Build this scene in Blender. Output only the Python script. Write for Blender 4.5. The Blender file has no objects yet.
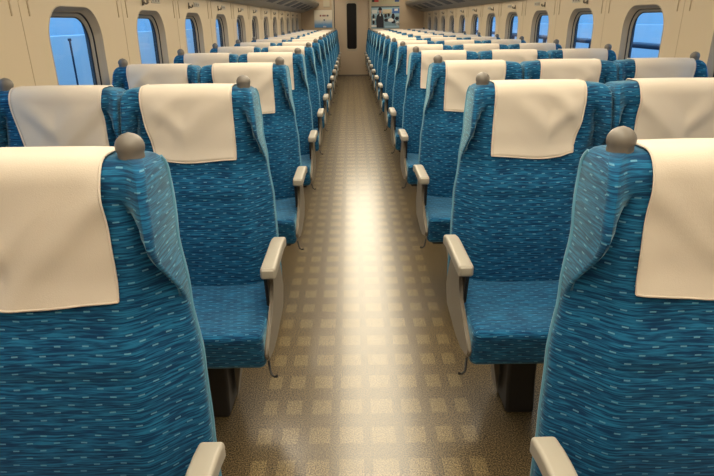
import bpy, bmesh, math, random
from mathutils import Vector, Matrix
random.seed(7)
SC = bpy.context.scene
COL = SC.collection
H = 1.36            # eye height above the floor
PITCH = 1.04        # distance between rows
ROW1 = 0.914        # where the first row's seat tops stand
NROWS = 14
WL, WR = -1.31, 1.83
YB, YE = -1.6, 15.4
ZC = 2.12

# ------------------------------------------------------------------ materials
def srgb(r, g, b):
    f = lambda c: (c/255/12.92) if c/255 <= .04045 else ((c/255+.055)/1.055)**2.4
    return (f(r), f(g), f(b), 1)
def mat(name, col, rough=.6, metal=0, sheen=0, spec=.5, bump=0, bscale=200, coat=0):
    m = bpy.data.materials.new(name); m.use_nodes = True
    nt = m.node_tree; b = nt.nodes['Principled BSDF']
    b.inputs['Base Color'].default_value = col
    b.inputs['Roughness'].default_value = rough
    b.inputs['Metallic'].default_value = metal
    b.inputs['Sheen Weight'].default_value = sheen
    b.inputs['Specular IOR Level'].default_value = spec
    b.inputs['Coat Weight'].default_value = coat
    if bump:
        tc = nt.nodes.new('ShaderNodeTexCoord')
        n = nt.nodes.new('ShaderNodeTexNoise'); n.inputs['Scale'].default_value = bscale; n.inputs['Detail'].default_value = 4
        bp = nt.nodes.new('ShaderNodeBump'); bp.inputs['Strength'].default_value = bump; bp.inputs['Distance'].default_value = .002
        nt.links.new(tc.outputs['Object'], n.inputs['Vector'])
        nt.links.new(n.outputs['Fac'], bp.inputs['Height']); nt.links.new(bp.outputs['Normal'], b.inputs['Normal'])
    return m
class NB:
    """small node-building helper"""
    def __init__(s, nt): s.nt = nt
    def m(s, op, a, b=None, c=None):
        n = s.nt.nodes.new('ShaderNodeMath'); n.operation = op
        for i, v in enumerate((a, b, c)):
            if v is None: continue
            if isinstance(v, (int, float)): n.inputs[i].default_value = v
            else: s.nt.links.new(v, n.inputs[i])
        return n.outputs[0]
    def mix(s, f, a, b):
        n = s.nt.nodes.new('ShaderNodeMix'); n.data_type = 'RGBA'
        for i, v in ((0, f), (6, a), (7, b)):
            if isinstance(v, (int, float, tuple)): n.inputs[i].default_value = v
            else: s.nt.links.new(v, n.inputs[i])
        return n.outputs[2]
    def noise(s, vec, scale, detail=3, rough=.5, mapscale=None):
        if mapscale:
            mp = s.nt.nodes.new('ShaderNodeMapping'); mp.inputs['Scale'].default_value = mapscale
            s.nt.links.new(vec, mp.inputs['Vector']); vec = mp.outputs[0]
        n = s.nt.nodes.new('ShaderNodeTexNoise'); n.inputs['Scale'].default_value = scale
        n.inputs['Detail'].default_value = detail; n.inputs['Roughness'].default_value = rough
        s.nt.links.new(vec, n.inputs['Vector']); return n.outputs['Fac']
    def ramp(s, f, a, b):
        n = s.nt.nodes.new('ShaderNodeMapRange'); n.interpolation_type = 'SMOOTHSTEP'
        s.nt.links.new(f, n.inputs[0]); n.inputs[1].default_value = a; n.inputs[2].default_value = b
        return n.outputs[0]

def fabric():
    m = bpy.data.materials.new('blue_woven_fabric'); m.use_nodes = True
    nt = m.node_tree; B = nt.nodes['Principled BSDF']; k = NB(nt)
    uv = nt.nodes.new('ShaderNodeUVMap').outputs[0]
    sp = nt.nodes.new('ShaderNodeSeparateXYZ'); nt.links.new(uv, sp.inputs[0])
    warp = k.m('MULTIPLY', k.m('SUBTRACT', k.noise(uv, 1, 2, .5, (9, 14, 1)), .5), .012)
    v = k.m('ADD', sp.outputs[1], warp)
    row = k.m('DIVIDE', v, .0150)
    rf = k.m('FLOOR', row); fv = k.m('FRACT', row)
    uu = k.m('FRACT', k.m('ADD', k.m('DIVIDE', sp.outputs[0], .048), k.m('MULTIPLY', rf, .56)))
    d1 = k.m('LESS_THAN', k.m('ABSOLUTE', k.m('SUBTRACT', fv, .5)), .085)
    d2 = k.m('LESS_THAN', k.m('ABSOLUTE', k.m('SUBTRACT', uu, .5)), .115)
    dash = k.m('MULTIPLY', d1, d2)
    cmb = nt.nodes.new('ShaderNodeCombineXYZ'); nt.links.new(sp.outputs[0], cmb.inputs[0]); nt.links.new(v, cmb.inputs[1])
    s1 = k.noise(cmb.outputs[0], 1, 3, .6, (16, 260, 1))
    s2 = k.noise(cmb.outputs[0], 1, 2, .5, (7, 60, 1))
    c = k.mix(k.ramp(s1, .38, .66), srgb(4, 50, 88), srgb(30, 108, 150))
    c = k.mix(k.m('MULTIPLY', k.ramp(s2, .45, .7), .45), c, srgb(4, 44, 80))
    c = k.mix(k.m('MULTIPLY', dash, .42), c, srgb(126, 186, 214))
    nt.links.new(c, B.inputs['Base Color'])
    B.inputs['Roughness'].default_value = .85
    B.inputs['Specular IOR Level'].default_value = .2
    B.inputs['Sheen Weight'].default_value = .6
    B.inputs['Sheen Roughness'].default_value = .4
    B.inputs['Sheen Tint'].default_value = srgb(170, 210, 215)
    bp = nt.nodes.new('ShaderNodeBump'); bp.inputs['Strength'].default_value = .35; bp.inputs['Distance'].default_value = .0015
    nt.links.new(s1, bp.inputs['Height']); nt.links.new(bp.outputs[0], B.inputs['Normal'])
    return m

def floor_mat():
    m = bpy.data.materials.new('speckled_vinyl_floor'); m.use_nodes = True
    nt = m.node_tree; B = nt.nodes['Principled BSDF']; k = NB(nt)
    tc = nt.nodes.new('ShaderNodeTexCoord').outputs['Object']
    sp = nt.nodes.new('ShaderNodeSeparateXYZ'); nt.links.new(tc, sp.inputs[0])
    ax = k.m('ABSOLUTE', sp.outputs[0])
    tot = None
    for c, h in ((.057, .041), (.168, .036), (.272, .029), (.361, .025)):
        t = k.m('LESS_THAN', k.m('ABSOLUTE', k.m('SUBTRACT', ax, c)), h)
        tot = t if tot is None else k.m('MAXIMUM', tot, t)
    ry = k.m('FRACT', k.m('ADD', k.m('MULTIPLY', k.m('SUBTRACT', k.noise(tc, 260, 2, .6), .5), .22), k.m('ADD', k.m('DIVIDE', k.m('SUBTRACT', sp.outputs[1], 1.901), .1570), .5)))
    ty = k.m('LESS_THAN', k.m('ABSOLUTE', k.m('SUBTRACT', ry, .5)), .26)
    sq = k.m('MULTIPLY', tot, ty)
    n1 = k.noise(tc, 210, 3, .85)
    n2 = k.noise(tc, 900, 1, .5)
    sp1 = k.ramp(n1, .42, .60)
    base = k.mix(sp1, srgb(20, 14, 7), srgb(138, 118, 84))
    lite = k.mix(sp1, srgb(62, 50, 31), srgb(166, 145, 104))
    edge = k.m('MULTIPLY', sq, k.ramp(n2, .22, .45))
    c = k.mix(k.m('MULTIPLY', edge, .95), base, lite)
    nt.links.new(c, B.inputs['Base Color'])
    B.inputs['Roughness'].default_value = .38
    B.inputs['Specular IOR Level'].default_value = .3
    B.inputs['Coat Weight'].default_value = .65
    B.inputs['Coat IOR'].default_value = 2.0
    B.inputs['Coat Roughness'].default_value = .2
    bp = nt.nodes.new('ShaderNodeBump'); bp.inputs['Strength'].default_value = .25; bp.inputs['Distance'].default_value = .001
    nt.links.new(n1, bp.inputs['Height']); nt.links.new(bp.outputs[0], B.inputs['Normal'])
    return m

def glass_mat():
    m = bpy.data.materials.new('window_glass'); m.use_nodes = True
    nt = m.node_tree; nt.nodes.remove(nt.nodes['Principled BSDF'])
    out = nt.nodes['Material Output']
    t = nt.nodes.new('ShaderNodeBsdfTransparent'); t.inputs[0].default_value = (.86, .9, .93, 1)
    g = nt.nodes.new('ShaderNodeBsdfGlossy'); g.inputs['Roughness'].default_value = .03
    f = nt.nodes.new('ShaderNodeFresnel'); f.inputs[0].default_value = 1.25
    x = nt.nodes.new('ShaderNodeMixShader')
    nt.links.new(f.outputs[0], x.inputs[0]); nt.links.new(t.outputs[0], x.inputs[1]); nt.links.new(g.outputs[0], x.inputs[2])
    nt.links.new(x.outputs[0], out.inputs['Surface'])
    return m
def emit(name, col, s):
    m = bpy.data.materials.new(name); m.use_nodes = True
    b = m.node_tree.nodes['Principled BSDF']
    b.inputs['Base Color'].default_value = (0.8, .8, .8, 1)
    b.inputs['Emission Color'].default_value = col; b.inputs['Emission Strength'].default_value = s
    return m

FAB = fabric()
CLOTH = mat('cream_cloth', srgb(207, 196, 181), .9, sheen=.1, spec=.1, bump=.25, bscale=500)
PIPE = mat('pale_blue_piping', srgb(74, 134, 160), .7, sheen=.3)
KNOB = mat('grey_plastic', srgb(110, 104, 96), .45)
ARM = mat('light_beige_plastic', srgb(160, 153, 139), .4)
PANEL = mat('beige_metal_panel', srgb(108, 99, 84), .4, spec=.5)
DARK = mat('dark_brown_metal', srgb(36, 32, 28), .5)
BLACK = mat('black_plastic', srgb(16, 15, 15), .45)
WALL = mat('beige_wall_panel', srgb(206, 188, 158), .45, spec=.4, bump=.04, bscale=90)
ENDW = mat('taupe_end_wall', srgb(196, 174, 144), .5)
DOORM = mat('beige_door_skin', srgb(200, 179, 152), .5)
CEIL = mat('pale_ceiling', srgb(214, 206, 190), .6)
RACK = mat('grey_beige_rack', srgb(150, 141, 122), .45)
LINING = mat('window_recess_lining', srgb(176, 162, 140), .5)
GASK = mat('black_rubber_gasket', srgb(22, 20, 20), .5)
GROOVE = mat('panel_joint_gap', srgb(186, 167, 138), .6)
TRIMG = mat('pale_door_jamb', srgb(190, 176, 152), .4)
GLASS = glass_mat()
FLOOR = floor_mat()
DGLASS = mat('dark_door_glass', srgb(16, 10, 10), .3, spec=.15)

# ------------------------------------------------------------------ mesh helpers
def new_obj(name, bm, m, parent=None, smooth=True, loc=None):
    me = bpy.data.meshes.new(name)
    bmesh.ops.recalc_face_normals(bm, faces=bm.faces)
    bm.to_mesh(me); bm.free()
    for mm in (m if isinstance(m, (list, tuple)) else [m]): me.materials.append(mm)
    if smooth:
        for p in me.polygons: p.use_smooth = True
        try: me.set_sharp_from_angle(angle=math.radians(40))
        except Exception: pass
    o = bpy.data.objects.new(name, me); COL.objects.link(o)
    if parent is not None: o.parent = parent
    if loc: o.location = loc
    return o
def empty(name, loc=(0, 0, 0)):
    o = bpy.data.objects.new(name, None); COL.objects.link(o); o.location = loc; o.empty_display_size = .1
    return o
def tag(o, label=None, cat=None, group=None, kind=None):
    if label: o['label'] = label
    if cat: o['category'] = cat
    if group: o['group'] = group
    if kind: o['kind'] = kind
    return o
def struct(o): o['kind'] = 'structure'; return o
def box(bm, x0, x1, y0, y1, z0, z1):
    vs = [bm.verts.new((x, y, z)) for x in (x0, x1) for y in (y0, y1) for z in (z0, z1)]
    for f in ((0, 1, 3, 2), (4, 6, 7, 5), (0, 4, 5, 1), (2, 3, 7, 6), (0, 2, 6, 4), (1, 5, 7, 3)):
        bm.faces.new([vs[i] for i in f])
def bbox(x0, x1, y0, y1, z0, z1, bev=0, seg=2):
    bm = bmesh.new(); box(bm, x0, x1, y0, y1, z0, z1)
    if bev: bmesh.ops.bevel(bm, geom=bm.edges[:], offset=bev, segments=seg, affect='EDGES', profile=.5)
    return bm
def rbox(x0, x1, y0, y1, z0, z1, r, n=(6, 6, 4), cs=4, deform=None):
    """rounded box with dense faces that can be deformed; uv in metres"""
    def ticks(a, b, k):
        c = [r*(1-math.cos(math.pi/2*i/cs)) for i in range(cs+1)]
        c = [r*math.tan(math.pi/4*i/cs) for i in range(cs+1)]  # even corner arcs
        lo = [a + r - t for t in reversed(c)]
        hi = [b - r + t for t in c]
        mid = [a + r + (b-a-2*r)*i/k for i in range(1, k)]
        return lo + mid + hi
    T = (ticks(x0, x1, n[0]), ticks(y0, y1, n[1]), ticks(z0, z1, n[2]))
    lo = (x0+r, y0+r, z0+r); hi = (x1-r, y1-r, z1-r)
    bm = bmesh.new(); uvl = bm.loops.layers.uv.new('UVMap'); cache = {}
    def V(i, j, k):
        if (i, j, k) not in cache:
            p = Vector((T[0][i], T[1][j], T[2][k]))
            q = Vector([min(max(p[a], lo[a]), hi[a]) for a in range(3)])
            d = p - q
            if d.length > 1e-9: p = q + d.normalized()*r
            if deform: p = Vector(deform(*p))
            cache[(i, j, k)] = bm.verts.new(p)
        return cache[(i, j, k)]
    N = [len(t)-1 for t in T]
    def face(vs, ax):
        f = bm.faces.new(vs)
        for l in f.loops:
            c = l.vert.co
            l[uvl].uv = (c.y, c.z) if ax == 0 else ((c.x, c.z) if ax == 1 else (c.x, c.y))
    for a in range(3):
        b, c = (a+1) % 3, (a+2) % 3
        for side in (0, N[a]):
            for i in range(N[b]):
                for j in range(N[c]):
                    ids = []
                    for di, dj in ((0, 0), (1, 0), (1, 1), (0, 1)):
                        t = [0, 0, 0]; t[a] = side; t[b] = i+di; t[c] = j+dj; ids.append(V(*t))
                    face(ids, a)
    return bm
def tube(bm, pts, r, n=8, cap=True):
    rings = []; pts = [Vector(p) for p in pts]
    up = Vector((.13, .31, .94)).normalized()
    for i, p in enumerate(pts):
        t = (pts[min(i+1, len(pts)-1)] - pts[max(i-1, 0)]).normalized()
        a = t.cross(up)
        if a.length < 1e-3: a = t.cross(Vector((1, 0, 0)))
        a.normalize(); b = t.cross(a).normalized()
        rr = r[i] if isinstance(r, (list, tuple)) else r
        rings.append([bm.verts.new(p + (a*math.cos(2*math.pi*k/n) + b*math.sin(2*math.pi*k/n))*rr) for k in range(n)])
    for A, B in zip(rings, rings[1:]):
        for k in range(n): bm.faces.new((A[k], A[(k+1) % n], B[(k+1) % n], B[k]))
    if cap: bm.faces.new(rings[0]); bm.faces.new(rings[-1])
def lathe(bm, prof, cx, cy, n=24):
    rings = []
    for r, z in prof:
        if r < 1e-6: rings.append([bm.verts.new((cx, cy, z))])
        else: rings.append([bm.verts.new((cx+r*math.cos(2*math.pi*k/n), cy+r*math.sin(2*math.pi*k/n), z)) for k in range(n)])
    for A, B in zip(rings, rings[1:]):
        for k in range(n):
            a, b, c, d = A[k % len(A)], A[(k+1) % len(A)], B[(k+1) % len(B)], B[k % len(B)]
            f = []
            for v in (a, b, c, d):
                if v not in f: f.append(v)
            if len(f) > 2: bm.faces.new(f)
def prism_x(bm, poly, x0, x1):
    a = [bm.verts.new((x0, y, z)) for y, z in poly]; b = [bm.verts.new((x1, y, z)) for y, z in poly]
    bm.faces.new(a); bm.faces.new(b[::-1])
    for i in range(len(poly)):
        j = (i+1) % len(poly); bm.faces.new((a[i], a[j], b[j], b[i]))
def lerpt(tab, z):
    if z <= tab[0][0]: return tab[0][1]
    for (a, va), (b, vb) in zip(tab, tab[1:]):
        if z <= b:
            t = (z-a)/(b-a); t = t*t*(3-2*t); return va + (vb-va)*t
    return tab[-1][1]
def sst(a, b, x):
    t = min(1, max(0, (x-a)/(b-a))); return t*t*(3-2*t)

# ------------------------------------------------------------------ the seat (built at |x| from the aisle centre, mirrored by s)
ZT, RT = 1.160, .040
TAPER = [(.48, .014), (.62, .020), (.76, .026), (.90, .042), (1.02, .056), (1.14, .066)]
FRONT = [(.42, -.108), (.50, -.114), (.62, -.118), (.755, -.106), (.78, -.098), (.80, -.100), (.90, -.074), (.98, -.058), (1.06, -.052), (1.17, -.048)]
def rear_y(z): return -.030 + .088*(z-.45)/.7
class Back:
    def __init__(s, a, b, oa, ob):
        s.a, s.b, s.oa, s.ob = a, b, oa, ob
    def lims(s, z):
        t = lerpt(TAPER, z)
        inn = .004 + .016*(1-sst(.72, 1.04, z))
        return s.a + (t if s.oa else inn), s.b - (t if s.ob else inn)
    def pt(s, x_u, z, rear):
        """x_u 0..1 across, z nominal height, front or rear surface"""
        A, B = s.lims(z)
        top = max(0, z-(ZT-RT)); k = RT - math.sqrt(max(0, RT*RT-top*top))
        A += k*.5; B -= k*.5
        X = A + (B-A)*x_u
        e = abs(2*x_u-1)
        yr = rear_y(z) + (.012 if z > 1.0 else 0)*sst(1.0, 1.1, z)
        yc = lerpt(FRONT, z)
        # lower back thins out to its edges
        ylow = yc + (yr-.042-yc)*sst(.55, 1.0, e)
        zb = 1.095 - .075*sst(.74, 1.0, e)
        w = sst(.66, .98, e)*sst(zb-.016-.13*sst(.84, 1, e), zb+.016, z)
        ycen = yc
        hd = sst(.90, 1.0, z)*(1-sst(.70, .95, e))
        y = ylow*(1-hd) + ycen*hd
        y = y*(1-w) + (yr-.148+.012*sst(1.08, 1.16, z))*w
        d = min(x_u, 1-x_u)*(B-A); r = .020
        rd = (r-math.sqrt(max(0, r*r-(r-d)**2))) if d < r else 0
        r2 = .014
        rr = (r2-math.sqrt(max(0, r2*r2-(r2-d)**2))) if d < r2 else 0
        zz = z - .006*(e**3)*sst(.98, 1.168, z)
        if rear: return Vector((X, yr-rr-k*.8, zz))
        return Vector((X, min(y+rd+k, yr-.01), zz))
def uvals(w):
    d = [0, .0006, .0025, .006, .012, .020]
    lo = [t/w for t in d]; hi = [1-t/w for t in reversed(d)]
    n = 40; mid = [lo[-1] + (hi[0]-lo[-1])*i/n for i in range(1, n)]
    return lo + mid + hi
def zvals():
    z = [.40 + .014*i for i in range(52)]
    z = [t for t in z if t < ZT-RT-.004]
    return z + [ZT-RT + RT*math.sin(math.pi/2*i/7) for i in range(8)]
def back_mesh(bk, s, xc):
    bm = bmesh.new(); uvl = bm.loops.layers.uv.new('UVMap')
    U = uvals(bk.b-bk.a); Z = zvals(); rows = []
    for z in Z:
        ring = [bk.pt(u, z, False) for u in U] + [bk.pt(u, z, True) for u in reversed(U)]
        S = [0]
        for p, q in zip(ring, ring[1:]+ring[:1]): S.append(S[-1]+(Vector((q.x-p.x, q.y-p.y, 0))).length)
        half = S[len(U)//2]
        rows.append(([bm.verts.new((s*(p.x)-xc, p.y, p.z)) for p in ring], [t-half+(bk.a+bk.b)/2 for t in S]))
    for j, ((A, SA), (B, SB)) in enumerate(zip(rows, rows[1:])):
        n = len(A)
        for i in range(n):
            f = bm.faces.new((A[i], A[(i+1) % n], B[(i+1) % n], B[i]))
            for l, uv in zip(f.loops, ((SA[i], Z[j]), (SA[i+1], Z[j]), (SB[i+1], Z[j+1]), (SB[i], Z[j+1]))): l[uvl].uv = uv
    for ring, z in ((rows[0][0], Z[0]), (rows[-1][0], Z[-1])):
        n = len(U)
        for i in range(n-1):
            f = bm.faces.new((ring[i], ring[i+1], ring[2*n-2-i], ring[2*n-1-i]))
            for l in f.loops: l[uvl].uv = (s*(l.vert.co.x+xc), l.vert.co.y+z)
    return bm
def piping_mesh(bk, s, xc, at_a):
    bm = bmesh.new(); pts = []
    for z in [.46 + .02*i for i in range(33)] + [1.11+.008*i for i in range(8)]:
        if z > ZT-.004: break
        p = bk.pt(.0012 if at_a else .9988, z, True); pts.append((s*p.x-xc, p.y-.001, p.z))
    tube(bm, pts, .0042, 8)
    return bm
def cloth_mesh(bk, s, xc, cx, var, hw=.151):
    rnd = random.Random(var*13+5)
    bm = bmesh.new(); NX = 28
    path = []
    z = .925
    while z < ZT-RT: path.append((z, False)); z += .0105
    for i in range(8): path.append((ZT-RT+RT*math.sin(math.pi/2*i/7), False))
    for i in range(7, -1, -1): path.append((ZT-RT+RT*math.sin(math.pi/2*i/7), True))
    z = ZT-RT-.01
    while z > .98: path.append((z, True)); z -= .0125
    f1 = rnd.uniform(.2, .5); f2 = rnd.uniform(-.3, .3); ph = rnd.uniform(0, 6); tilt = rnd.uniform(-.006, .006); amp = rnd.uniform(.7, 1.3)
    grid = []
    for j, (z, rear) in enumerate(path):
        row = []
        t = sst(.92, 1.12, z) if not rear else 1
        w = hw*(.94 + .06*t)
        for i in range(NX+1):
            a = -1 + 2*i/NX
            X = cx + a*hw*(1 - (1-t)*(.22 if a > 0 else -.05)) + .004*(1-t)
            A, B = bk.lims(z); u = (X-A)/(B-A)
            p = bk.pt(u, z, rear)
            if not rear:
                # hangs freely below the headrest
                zz = max(z, .985); q = bk.pt((X-bk.lims(zz)[0])/(bk.lims(zz)[1]-bk.lims(zz)[0]), zz, False)
                y = min(p.y, q.y - .10*(.985-z) if z < .985 else p.y)
                fold = .010*amp*math.exp(-((abs(a-f2)*.11 - (z-1.03+f1*.05))/.040)**2)*sst(1.0, .2, abs(a-f2))
                fold += .003*math.sin(a*4.2+ph+z*25)*(1-t*.6)
                fold += .009*math.exp(-((a-.75*(1 if var % 2 else -1))*.13+(z-1.07)*.9)**2/.0008)*amp
                drop = (-.010*(1-a*a) + .010*sst(.6, 1, a))*(1-sst(.92, .98, z)) - .0015*(1-sst(.93, .96, z))*math.cos(a*5)
                fold *= sst(ZT, ZT-.07, z)
                P = Vector((s*X-xc, y-.005-max(0, fold), p.z+drop + .004*sst(ZT-.05, ZT, z)))
            else:
                P = Vector((s*X-xc, p.y+.005, p.z+.004*sst(ZT-.05, ZT, z)))
            row.append(bm.verts.new(P))
        grid.append(row)
    for A, B in zip(grid, grid[1:]):
        for i in range(NX): bm.faces.new((A[i], A[i+1], B[i+1], B[i]))
    border = [v.co.copy() for v in grid[0]]
    left = [r[0].co.copy() for r in grid]; right = [r[-1].co.copy() for r in grid]
    bmesh.ops.recalc_face_normals(bm, faces=bm.faces)
    bmesh.ops.solidify(bm, geom=bm.faces[:], thickness=.0025)
    tube(bm, border, .0022, 6); tube(bm, left, .0022, 6); tube(bm, right, .0022, 6)
    return bm

def make_seat(s, a, b, ca, cb, oa, ob, cloth_c, var):
    """s: side of the aisle, a..b: bounds from the aisle centre; the origin stands on the floor under the seat"""
    xc = s*(a+b)/2
    root = empty('train_seat')
    bk = Back(a, b, oa, ob)
    back = new_obj('backrest', back_mesh(bk, s, xc), FAB, root)
    if oa: new_obj('piping', piping_mesh(bk, s, xc, True), PIPE, back)
    if ob: new_obj('piping', piping_mesh(bk, s, xc, False), PIPE, back)
    ca0, cb0 = a + (.0175 if oa else .006), b - (.0175 if ob else .006)
    cm = (ca0+cb0)/2; ch = (cb0-ca0)/2
    def cdef(x, y, z):
        X = s*(x+0)-0
        e = (x-cm)/ch
        t = (z-.348)/.132
        f = sst(-.28, -.50, y)
        z2 = z - .014*(1-e*e)*sst(.3, 1, t)*(1-f*.6) - .020*(1-f)*sst(.3, 1, t)*.4
        y2 = y + .030*(1-t)*sst(-.35, -.5, y)
        return (s*x-xc, y2, z2)
    new_obj('seat_cushion', rbox(ca0, cb0, -.505, -.075, .348, .488, .024, (12, 12, 3), 4, cdef), FAB, root)
    new_obj('seat_tray', rbox(ca0+.03, cb0-.03, -.43, -.03, .325, .350, .010, (3, 3, 1), 2, lambda x, y, z: (s*x-xc, y, z)), DARK, root)
    for flag, kx in ((oa, a+.104), (ob, b-.104)):
        if not flag: continue
        bm = bmesh.new(); r = .0235; zc = 1.172
        prof = [(0, zc+r)] + [(r*math.sin(math.pi*t/14), zc+r*math.cos(math.pi*t/14)*.95) for t in range(1, 10)]
        prof += [(.0215, zc-.017), (.0205, zc-.03), (.021, zc-.05), (0, zc-.05)]
        lathe(bm, prof, s*kx-xc, 0.0, 28)
        new_obj('grab_knob', bm, KNOB, root)
    if oa:
        def adef(x, y, z):
            g = sst(-.16, -.08, y)
            return (s*x-xc, y, z - .012*g)
        arm = new_obj('armrest', rbox(.280, .328, -.395, -.088, .620, .658, .009, (3, 8, 2), 3, adef), ARM, root)
        new_obj('end_cap', rbox(.285, .323, -.3985, -.385, .625, .653, .004, (2, 1, 2), 2, lambda x, y, z: (s*x-xc, y, z)), ARM, arm)
        bm = bmesh.new()
        poly = [(-.30, .622), (-.29, .56), (-.32, .505), (-.40, .465), (-.47, .435), (-.49, .41), (-.475, .385), (-.38, .362),
                (-.29, .352), (-.10, .372), (-.06, .44), (-.10, .52), (-.15, .622)]
        prism_x(bm, [(y, z) for y, z in poly], s*.304-xc, s*.3165-xc)
        bmesh.ops.bevel(bm, geom=bm.edges[:], offset=.004, segments=2, affect='EDGES')
        sp_ = new_obj('side_panel', bm, PANEL, root)
        bm = bmesh.new()
        poly = [(-.350, .622), (-.325, .55), (-.32, .49), (-.16, .49), (-.16, .622)]
        prism_x(bm, poly, s*.317-xc, s*(.3275)-xc)
        bmesh.ops.bevel(bm, geom=bm.edges[:], offset=.003, segments=2, affect='EDGES')
        new_obj('armrest_support', bm, DARK, root)
        bm = bmesh.new()
        tube(bm, [(s*x-xc, y, z) for x, y, z in ((.315, -.43, .352), (.308, -.46, .345), (.303, -.475, .335), (.292, -.483, .330), (.282, -.485, .334))], [.004, .004, .0035, .0035, .005], 8)
        new_obj('release_lever', bm, BLACK, root)
    # pedestal under the seat
    px = (a+b)/2
    bm = rbox(px-.052, px+.052, -.245, -.085, 0, .327, .012, (2, 2, 3), 3, lambda x, y, z: (s*x-xc, y - .02*sst(.15, 0, z), z))
    ped = new_obj('pedestal', bm, DARK, root)
    bm = bmesh.new()
    prism_y = [(px-.062, .327), (px-.062, .02), (px-.115, .327)]
    A = [bm.verts.new((s*x-xc, -.17, z)) for x, z in prism_y]; Bv = [bm.verts.new((s*x-xc, -.10, z)) for x, z in prism_y]
    bm.faces.new(A); bm.faces.new(Bv[::-1])
    for i in range(3): bm.faces.new((A[i], A[(i+1) % 3], Bv[(i+1) % 3], Bv[i]))
    new_obj('gusset_plate', bm, PANEL, ped, smooth=False)
    covers = [cloth_mesh(bk, s, xc, cloth_c, var+v) for v in range(3)]
    cov = new_obj('headrest_cover', covers[0], CLOTH, root)
    alts = []
    for c in covers[1:]:
        me = bpy.data.meshes.new('headrest_cover'); bmesh.ops.recalc_face_normals(c, faces=c.faces); c.to_mesh(me); c.free()
        me.materials.append(CLOTH)
        for p in me.polygons: p.use_smooth = True
        alts.append(me)
    return root, xc, cov, [cov.data] + alts
ORD = ['front', 'second', 'third', 'fourth', 'fifth', 'sixth', 'seventh', 'eighth', 'ninth', 'tenth', 'eleventh', 'twelfth', 'thirteenth', 'farthest']
def kids(o): return [c for c in KIDS[o.name]]
SEATS = [  # side, a, b, outer at a, outer at b, cloth centre, place, group
    (-1, .300, .810, True, False, .590, 'seat beside the aisle on its left', 'two-abreast seats left of the aisle'),
    (-1, .810, 1.306, False, True, 1.020, 'seat against the left window wall', 'two-abreast seats left of the aisle'),
    (1, .300, .830, True, False, .590, 'seat beside the aisle on its right', 'three-abreast seats right of the aisle'),
    (1, .830, 1.310, False, False, 1.072, 'middle seat of the right-hand trio', 'three-abreast seats right of the aisle'),
    (1, 1.310, 1.826, False, True, 1.552, 'seat against the right window wall', 'three-abreast seats right of the aisle')]
protos = []
for i, (s, a, b, oa, ob, cc, place, grp) in enumerate(SEATS):
    root, xc, cov, meshes = make_seat(s, a, b, 0, 0, oa, ob, cc, 3*i)
    protos.append((root, xc, meshes, place, grp))
def subtree(o):
    return [c for c in bpy.data.objects if c.parent == o]
trees = [(r, [(c, subtree(c)) for c in subtree(r)]) for r, *_ in protos]
for n in range(NROWS):
    for (root, xc, meshes, place, grp), (r0, ch) in zip(protos, trees):
        if n == 0: o = root; parts = [c for c, _ in ch]
        else:
            o = root.copy(); COL.objects.link(o); parts = []
            for c, gs in ch:
                d = c.copy(); COL.objects.link(d); d.parent = o; parts.append(d)
                for g in gs:
                    e = g.copy(); COL.objects.link(e); e.parent = d
        o.location = (xc, ROW1+PITCH*n, 0)
        for p in parts:
            if p.name.startswith('headrest_cover'): p.data = meshes[n % 3]
        rowt = 'farthest row from the camera' if n == NROWS-1 else ('row nearest the camera' if n == 0 else '%s row from the camera' % ORD[n])
        tag(o, 'blue %s, %s' % (place, rowt), 'seat', grp)

# ------------------------------------------------------------------ shell
struct(new_obj('floor', bbox(WL-.05, WR+.05, YB-.05, YE+.05, -.05, 0), FLOOR, smooth=False))
struct(new_obj('ceiling', bbox(WL-.05, WR+.05, YB-.05, YE+.05, ZC, ZC+.05), CEIL, smooth=False))
struct(new_obj('wall_back', bbox(WL-.05, WR+.05, YB-.08, YB, 0, ZC), ENDW, smooth=False))
struct(new_obj('wall_end', bbox(WL-.05, WR+.05, YE, YE+.06, 0, ZC), ENDW, smooth=False))
WC0, WHW, WZ0, WZ1 = 2.785, .268, .84, 1.434
def rrect(hw, z0, z1, r, n=10):
    """(y,z) loop around the window centre"""
    pts = []
    for cy, cz, a0 in ((hw-r, z1-r, 0), (-hw+r, z1-r, 90), (-hw+r, z0+r, 180), (hw-r, z0+r, 270)):
        for i in range(n+1):
            a = math.radians(a0+90*i/n); pts.append((cy+r*math.cos(a), cz+r*math.sin(a)))
    return pts
def wall(side, X):
    bm = bmesh.new()
    def P(y, z): return bm.verts.new((X, y, z))
    def quad(y0, y1): bm.faces.new([P(y0, 0), P(y1, 0), P(y1, ZC), P(y0, ZC)])
    quad(YB, WC0-2*PITCH-.52)
    for k in range(-2, 12):
        yc = WC0+PITCH*k
        inner = [P(yc+y, z) for y, z in rrect(WHW, WZ0, WZ1, .15)]
        n = len(inner); q = n//4
        outer = [P(yc+.52, ZC), P(yc-.52, ZC), P(yc-.52, 0), P(yc+.52, 0)]
        for c in range(4):
            seg = inner[c*q:(c+1)*q]
            for i in range(len(seg)-1): bm.faces.new((seg[i], seg[i+1], outer[c]))
            bm.faces.new((seg[-1], inner[((c+1)*q) % n], outer[(c+1) % 4], outer[c]))
    quad(WC0+11*PITCH+.52, YE)
    bmesh.ops.remove_doubles(bm, verts=bm.verts, dist=1e-5)
    o = new_obj('wall_'+side, bm, WALL, smooth=False)
    return struct(o)
wl = wall('left', WL); wr = wall('right', WR)

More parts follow.
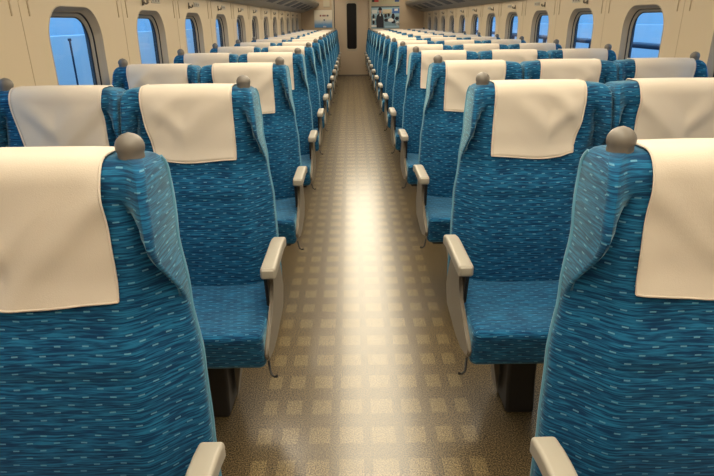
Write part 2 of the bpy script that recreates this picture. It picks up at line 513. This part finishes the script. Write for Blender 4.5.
def loft_yz(bm, loops):
    """loops: list of (x, [(y,z)..])"""
    R = [[bm.verts.new((x, y, z)) for y, z in L] for x, L in loops]
    for A, B in zip(R, R[1:]):
        n = len(A)
        for i in range(n): bm.faces.new((A[i], A[(i+1) % n], B[(i+1) % n], B[i]))
    return R
def window(s, X, protos={}):
    w = empty('window_1')
    L0 = rrect(WHW, WZ0, WZ1, .15); 
    def off(d): return rrect(WHW-d*.8, WZ0+d, WZ1-d, .15-d*.6)
    bm = bmesh.new()
    loft_yz(bm, [(s*.000, rrect(WHW+.004, WZ0-.004, WZ1+.004, .152)), (-s*.002, L0), (s*.004, off(.004)), (s*.012, off(.007)), (s*.034, off(.022))])
    new_obj('recess_lining', bm, LINING, w)
    bm = bmesh.new(); loft_yz(bm, [(s*.034, off(.021)), (s*.032, off(.023)), (s*.032, off(.027)), (s*.040, off(.028))])
    new_obj('gasket', bm, GASK, w)
    bm = bmesh.new(); loft_yz(bm, [(s*.038, off(.027)), (s*.041, off(.030)), (s*.050, off(.041)), (s*.054, off(.042))])
    new_obj('inner_frame', bm, ARM, w)
    bm = bmesh.new(); loft_yz(bm, [(s*.052, off(.041)), (s*.050, off(.043)), (s*.050, off(.046)), (s*.056, off(.047)), (s*.056, off(.03)), (s*.09, off(-.01))])
    new_obj('gasket', bm, GASK, w)
    bm = bmesh.new()
    g = off(.046); a = [bm.verts.new((s*.055, y, z)) for y, z in g]; bm.faces.new(a)
    new_obj('glass', bm, GLASS, w, smooth=False)
    return w
nwin = 1
for s, X in ((-1, WL), (1, WR)):
    w0 = window(s, X); ch = subtree(w0)
    for k in range(-2, 12):
        if k == -2: w = w0
        else:
            w = w0.copy(); COL.objects.link(w)
            for c in ch:
                d = c.copy(); COL.objects.link(d); d.parent = w
        w.name = 'window_%d' % nwin; nwin += 1
        w.location = (X, WC0+PITCH*k, 0); struct(w)

# panel joints and grooves between the windows, belonging to the walls
for s, X, wobj in ((-1, WL, wl), (1, WR, wr)):
    for k in range(-2, 13):
        y = 2.335+PITCH*k
        bm = bmesh.new(); xi = X - s*.0012
        box(bm, min(X, xi), max(X, xi), y-.0022, y+.0022, .3, ZC)
        new_obj('panel_joint', bm, GROOVE, wobj, smooth=False)
        for dy in (-.063, .063):
            bm = bmesh.new()
            tube(bm, [(X - s*.0005, y+dy, 1.390), (X-s*.0005, y+dy, 1.395), (X-s*.0005, y+dy, 1.62)], [.003, .0045, .0045], 8)
            new_obj('panel_groove', bm, GROOVE, wobj)

# coat hooks and seat number plates over the windows
HOOK = mat('dark_grey_hook', srgb(112, 102, 90), .4)
PLATE = mat('pale_grey_plate', srgb(176, 168, 152), .4)
def wallside(s): return 'left' if s < 0 else 'right'
for s, X in ((-1, WL), (1, WR)):
    hk0 = pl0 = None
    for k in range(0, 12):
        y = WC0+PITCH*k-.10
        nm = ['nearest', 'second nearest', 'third nearest', 'fourth nearest', 'fifth nearest', 'sixth nearest', 'seventh nearest', 'eighth nearest', 'ninth nearest', 'tenth nearest', 'eleventh nearest', 'farthest'][k]
        if hk0 is None:
            bm = bmesh.new()
            box(bm, min(0, -s*.006), max(0, -s*.006), -.010, .010, 0, .045)
            for dy in (-.010, .010):
                tube(bm, [(-s*.004, dy, .02), (-s*.020, dy, .008), (-s*.030, dy, .014), (-s*.031, dy, .030)], .004, 8)
            hk0 = new_obj('coat_hook', bm, HOOK); o = hk0
            bm = bbox(-.004 if s > 0 else 0, 0 if s > 0 else .004, 0, .17, 0, .035, .001)
            pl0 = new_obj('seat_number_plate', bm, PLATE); q = pl0
            for t in range(3):
                bm = bbox(-s*.0052 if s > 0 else 0.0042, -.0042 if s > 0 else .0052, .015+t*.055, .04+t*.055, .010, .026)
                new_obj('printed_mark', bm, HOOK, q, smooth=False)
            plc = subtree(pl0)
        else:
            o = hk0.copy(); COL.objects.link(o)
            q = pl0.copy(); COL.objects.link(q)
            for c in plc:
                d = c.copy(); COL.objects.link(d); d.parent = q
        o.location = (X - s*.001, y, 1.462); q.location = (X, y+.16, 1.480)
        tag(o, 'small dark coat hook on the %s wall, above the %s window' % (wallside(s), nm), 'coat hook', 'coat hooks on the %s wall' % wallside(s))
        tag(q, 'small grey seat number plate on the %s wall, beside the %s coat hook' % (wallside(s), nm), 'sign', 'seat number plates on the %s wall' % wallside(s))

# luggage racks
for s, X in ((-1, WL), (1, WR)):
    xi = X - s*.46
    r = empty('luggage_rack', (X, 0, 0))
    bm = bmesh.new()
    # wall side z 1.555 rising to 1.70 at the aisle side
    sec = [(0, 1.552), (-s*.10, 1.572), (-s*.40, 1.690), (-s*.46, 1.722), (-s*.475, 1.75), (-s*.465, 1.775), (-s*.44, 1.765), (-s*.38, 1.725), (-s*.1, 1.62), (0, 1.60)]
    a = [bm.verts.new((x, YB+.3, z)) for x, z in sec]; b = [bm.verts.new((x, YE-.01, z)) for x, z in sec]
    bm.faces.new(a); bm.faces.new(b[::-1])
    for i in range(len(sec)):
        j = (i+1) % len(sec); bm.faces.new((a[i], a[j], b[j], b[i]))
    new_obj('shelf', bm, RACK, r)
    bm = bmesh.new(); tube(bm, [(-s*.472, YB+.3, 1.785), (-s*.472, YE-.01, 1.785)], .012, 10)
    new_obj('front_rail', bm, ARM, r)
    for k in range(0, 14):
        y = 1.6+PITCH*k
        if y+.6 > YE: continue
        bm = bmesh.new()
        def und(t): return (-s*(.10+.30*t), 1.572+.118*t-.0035)
        (x0, z0), (x1, z1) = und(.30), und(.92)
        vs = [bm.verts.new(p) for p in ((x0, y, z0), (x1, y, z1), (x1, y+.58, z1), (x0, y+.58, z0))]
        bm.faces.new(vs); g = bmesh.ops.extrude_face_region(bm, geom=bm.faces[:])
        for v in g['geom']:
            if isinstance(v, bmesh.types.BMVert): v.co.z += .006
        new_obj('dark_slot', bm, BLACK, r, smooth=False)
    tag(r, 'long grey luggage rack with dark slots running above the %s-hand windows' % wallside(s), 'luggage rack', 'luggage racks')

# ------------------------------------------------------------------ lights of the carriage
WARM = (1.0, .92, .78, 1)
trimn = 1
def strip(x0, x1, y0, y1, z, e, name, WARM=WARM):
    o = new_obj(name, bbox(x0, x1, y0, y1, z-.02, z), emit(name+'_glow', WARM, e), smooth=False); return struct(o)
strip(-.16, .45, -.8, 12.0, ZC-.002, 6.6, 'trim_1', (1.0, .88, .66, 1))
strip(-.82, -.50, -1.2, 15.1, ZC-.002, 4.8, 'trim_2', (1.0, .88, .70, 1))
strip(1.02, 1.34, -1.2, 15.1, ZC-.002, 4.8, 'trim_3', (1.0, .88, .70, 1))

# ------------------------------------------------------------------ end wall: door, signs, poster
def pmat(name, c, r=.4): return mat(name, srgb(*c), r)
d = empty('door_1', (-.015, YE, 0)); struct(d)
new_obj('door_leaf', bbox(-.435, .435, -.02, .0, .0, ZC-.02, .003), DOORM, d)
new_obj('jamb', bbox(-.50, -.447, -.06, 0, 0, ZC-.01, .004), TRIMG, d)
new_obj('jamb', bbox(.447, .50, -.06, 0, 0, ZC-.01, .004), TRIMG, d)
new_obj('jamb_gap', bbox(-.447, -.430, -.026, 0, 0, ZC-.01), GASK, d, smooth=False)
new_obj('threshold', bbox(-.435, .435, -.05, -.02, 0, .035, .004), HOOK, d)
def rr_xz(hw, z0, z1, r, n=8, bulge=0):
    pts = []
    for cx, cz, a0 in ((hw-r, z1-r, 0), (-hw+r, z1-r, 90), (-hw+r, z0+r, 180), (hw-r, z0+r, 270)):
        for i in range(n+1):
            a = math.radians(a0+90*i/n); x = cx+r*math.cos(a); z = cz+r*math.sin(a)
            t = (z-(z0+z1)/2)/((z1-z0)/2)
            pts.append((x*(1+bulge*(1-t*t)), z))
    return pts
bm = bmesh.new()
A = rr_xz(.15, .62, 1.83, .07); B = rr_xz(.122, .675, 1.775, .05, bulge=.15)
va = [bm.verts.new((x, -.021, z)) for x, z in A]; vb = [bm.verts.new((x, -.028, z)) for x, z in B]; vc = [bm.verts.new((x, -.019, z)) for x, z in B]
for P_, Q_ in ((va, vb), (vb, vc)):
    for i in range(len(A)): bm.faces.new((P_[i], P_[(i+1) % len(A)], Q_[(i+1) % len(A)], Q_[i]))
wf = new_obj('window_surround', bm, TRIMG, d)
bm = bmesh.new(); bm.faces.new([bm.verts.new((x, -.0225, z)) for x, z in B]); new_obj('glass', bm, DGLASS, wf, smooth=False)

def slab(name, x0, x1, z0, z1, y, m, parent, t=.004):
    return new_obj(name, bbox(x0, x1, y-t, y, z0, z1), m, parent, smooth=False)
# left-hand notice
def gradmat():
    m = bpy.data.materials.new('notice_print'); m.use_nodes = True
    nt = m.node_tree; Bn = nt.nodes['Principled BSDF']; k = NB(nt)
    tc = nt.nodes.new('ShaderNodeTexCoord').outputs['Object']
    sp = nt.nodes.new('ShaderNodeSeparateXYZ'); nt.links.new(tc, sp.inputs[0])
    n = k.m('MULTIPLY', k.m('SUBTRACT', k.noise(tc, 9, 3), .5), .09)
    c = k.mix(k.ramp(k.m('ADD', sp.outputs[2], n), .05, .22), srgb(96, 156, 208), srgb(240, 230, 208))
    c = k.mix(k.ramp(k.m('ADD', sp.outputs[2], k.m('MULTIPLY', n, .5)), -.02, .035), srgb(96, 104, 112), c)
    nt.links.new(c, Bn.inputs['Base Color']); Bn.inputs['Roughness'].default_value = .5
    return m
nb = empty('wall_notice', (-.70, YE, 1.20))
slab('frame', -.285, .235, -.01, .43, 0, TRIMG, nb, .010)
slab('printed_sheet', -.270, .220, .0, .42, -.010, gradmat(), nb, .002)
RED = pmat('brown_red_ink', (150, 84, 70)); INK = pmat('dark_ink', (62, 52, 50)); WHT = pmat('white_ink', (214, 214, 212)); GREYB = pmat('grey_blue_ink', (92, 106, 116))
for x, mm, w in ((-.11, RED, .02), (-.06, RED, .008), (-.02, RED, .022), (.03, RED, .012), (.075, INK, .018)):
    slab('printed_mark', x-w, x+w, .27, .31, -.012, mm, nb, .001)
slab('printed_mark', -.035, .0, .165, .205, -.012, GREYB, nb, .001)
slab('printed_mark', -.05, .03, .01, .045, -.012, WHT, nb, .001)
tag(nb, 'pale notice with blue lower edge on the end wall, left of the door', 'sign')
# small pale plate above it
pb = empty('wall_plate', (-.66, YE, 1.70)); slab('panel', -.07, .09, .0, .30, 0, pmat('cream_plate', (206, 196, 168)), pb, .008)
slab('lower_edge', -.07, .09, -.012, .0, 0, RACK, pb, .009)
tag(pb, 'narrow cream plate high on the end wall, above the pale notice', 'sign')
# poster right of the door
po = empty('poster', (.835, YE, 1.165))
slab('frame', -.370, .385, -.02, .55, 0, TRIMG, po, .010)
LB = pmat('poster_pale_blue', (170, 204, 218)); LW = pmat('poster_off_white', (240, 240, 236)); DK = pmat('poster_navy', (16, 18, 32)); MB = pmat('poster_mid_blue', (74, 122, 190)); TEAL = pmat('poster_grey_teal', (134, 166, 180)); SKIN = pmat('poster_skin', (196, 148, 122)); CRM = pmat('poster_cream', (232, 218, 186))
sh = slab('printed_sheet', -.345, .370, .0, .53, -.010, TEAL, po, .002)
Y0 = -.012
def shape(pts, m, lay=0):
    bm = bmesh.new(); y = Y0-.0006*(lay+1)
    a = [bm.verts.new((x, y, z)) for x, z in pts]; b = [bm.verts.new((x, Y0+.0002, z)) for x, z in pts]
    bm.faces.new(a); bm.faces.new(b[::-1])
    for i in range(len(pts)):
        j = (i+1) % len(pts); bm.faces.new((a[i], a[j], b[j], b[i]))
    return new_obj('printed_shape', bm, m, po, smooth=False)
def rc(x0, x1, z0, z1): return [(x0, z0), (x1, z0), (x1, z1), (x0, z1)]
def ell(cx, cz, rx, rz, n=14): return [(cx+rx*math.cos(2*math.pi*i/n), cz+rz*math.sin(2*math.pi*i/n)) for i in range(n)]
shape(rc(-.345, .37, .40, .50), LB); shape(rc(-.345, .37, .50, .53), pmat('poster_dark_teal', (62, 92, 100)))
shape(rc(-.06, .17, .34, .46), CRM, 1); shape(rc(-.33, -.20, .36, .45), LW, 1); shape(rc(.19, .37, .36, .48), MB, 1)
shape(rc(.24, .33, .42, .47), LW, 2)
shape(rc(-.345, .37, .30, .36), LB, 1)
for x, z, rx, rz in ((-.29, .29, .028, .055), (.02, .30, .04, .045), (.10, .32, .03, .04), (.21, .29, .042, .07), (.31, .24, .05, .04), (-.29, .15, .03, .05), (.04, .20, .06, .04), (.22, .16, .05, .05)):
    shape(ell(x, z, rx, rz), DK, 2)
shape(ell(.15, .20, .075, .045), LW, 3); shape(ell(.33, .12, .05, .05), LW, 3); shape(ell(-.28, .22, .04, .022), LW, 3)
shape(rc(-.345, -.15, .04, .085), LW, 3); shape(rc(.0, .37, .02, .065), LB, 3); shape(rc(-.05, .37, .085, .12), TEAL, 3)
shape([(-.21, .02), (-.03, .02), (-.03, .22), (-.05, .33), (-.09, .365), (-.15, .365), (-.20, .32), (-.225, .2)], DK, 4)
shape(ell(-.12, .405, .034, .045), SKIN, 5); shape([(-.17, .435), (-.075, .435), (-.075, .475), (-.10, .50), (-.15, .50), (-.17, .475)], DK, 6)
shape([(-.135, .30), (-.105, .30), (-.11, .365), (-.13, .365)], LW, 6)
tag(po, 'poster of a dark-suited figure among people on the end wall, right of the door', 'poster')
ub = empty('advert_board', (.835, YE, 1.74))
slab('frame', -.370, .385, -.012, .33, 0, TRIMG, ub, .010)
slab('printed_sheet', -.345, .370, .0, .32, -.010, pmat('board_sage', (186, 180, 146)), ub, .002)
for x0, x1, m in ((-.33, -.27, INK), (-.27, -.16, pmat('board_red', (196, 62, 54))), (.25, .36, pmat('board_blue', (44, 84, 148)))):
    o = slab('printed_mark', x0, x1, .055, .16, -.012, m, ub, .0015)
tag(ub, 'pale board with red and blue marks on the end wall, above the poster', 'sign')

# ------------------------------------------------------------------ outside the windows
SKYP = mat('blue_trackside_screen', srgb(60, 130, 205), .5)
POST = mat('dark_steel_post', srgb(30, 46, 70), .5)
for k, y in enumerate((4.9, 8.1, 11.3, 14.5)):
    bm = bmesh.new(); tube(bm, [(0, 0, 0), (0, 0, 1.84)], .008, 10); tube(bm, [(0, 0, 1.83), (0, 0, 1.85)], .014, 10); box(bm, -.06, .06, -.06, .06, -.02, .02)
    o = new_obj('trackside_post', bm, POST, loc=(-2.35, y, -.55))
    tag(o, 'thin dark post outside seen through the left windows, %s along the train' % ['nearest', 'second', 'third', 'farthest'][k], 'post', 'posts outside the left windows')
    o.location.z = -.60
r = empty('platform_railing', (3.3, 0, -.6))
for z in (1.66, 1.0): 
    bm = bmesh.new(); tube(bm, [(0, -1, z), (0, 17, z)], .035, 10); new_obj('rail', bm, POST, r)
for k in range(9):
    bm = bmesh.new(); tube(bm, [(0, 2*k+.2, 0), (0, 2*k+.2, 1.66)], .03, 8); new_obj('upright', bm, POST, r)
tag(r, 'dark horizontal railing outside, seen through the right windows', 'railing')

PALE = mat('pale_screen', srgb(214, 226, 236), .7)
struct(new_obj('wall_trackside_left', bbox(-2.75, -2.65, -2, 32, -.65, 1.26), PALE, smooth=False))
struct(new_obj('wall_trackside_right', bbox(3.9, 4.0, -2, 32, -.65, 1.27), PALE, smooth=False))
# trackside ground
bm = bbox(-9, WL-.3, -6, 30, -.66, -.60); struct(new_obj('ground', bm, mat('dusk_ballast', srgb(60, 84, 120), .9), smooth=False))
bm = bbox(WR+.3, 9, -6, 30, -.66, -.60); struct(new_obj('ground', bm, bpy.data.materials['dusk_ballast'], smooth=False))

# ------------------------------------------------------------------ world: blue evening sky
w = bpy.data.worlds.new('blue_evening'); SC.world = w; w.use_nodes = True
nt = w.node_tree; bg = nt.nodes['Background']; k = NB(nt)
tc = nt.nodes.new('ShaderNodeTexCoord').outputs['Generated']
sp = nt.nodes.new('ShaderNodeSeparateXYZ'); nt.links.new(tc, sp.inputs[0])
n = k.noise(tc, 3, 4, .6, (2, 2, 14))
c = k.mix(k.ramp(sp.outputs[2], -.12, .04), srgb(56, 118, 196), srgb(118, 184, 244))
c = k.mix(k.ramp(sp.outputs[2], .12, .5), c, (.75, 1.75, 3.1, 1))
c = k.mix(k.m('MULTIPLY', k.ramp(n, .5, .72), .55), c, srgb(150, 196, 240))
nt.links.new(c, bg.inputs['Color']); bg.inputs['Strength'].default_value = 1.15

# ------------------------------------------------------------------ camera
cam = bpy.data.cameras.new('camera'); co = bpy.data.objects.new('camera', cam); COL.objects.link(co); SC.camera = co
cam.sensor_width = 36; cam.lens = 560/714*36; cam.clip_start = .02; cam.clip_end = 200
pi_, ya, ro = .3701, .0062, -.0117
R = Vector((math.cos(ya), -math.sin(ya), 0)); F0 = Vector((math.sin(ya), math.cos(ya), 0))
Fw = F0*math.cos(pi_) + Vector((0, 0, -math.sin(pi_)))
U = F0*math.sin(pi_) + Vector((0, 0, math.cos(pi_))); D = -U
IR = R*math.cos(ro) - D*math.sin(ro); ID = R*math.sin(ro) + D*math.cos(ro)
M = Matrix((IR, -ID, -Fw)).transposed().to_4x4(); M.translation = Vector((-.0391, 0, H)); co.matrix_world = M
SC.view_settings.view_transform = 'Standard'; SC.view_settings.look = 'None'
SC.view_settings.exposure = -0.04; SC.view_settings.gamma = 1; SC.view_settings.use_curve_mapping = False
SC.cycles.use_denoising = True
SC.cycles.max_bounces = 8; SC.cycles.diffuse_bounces = 4
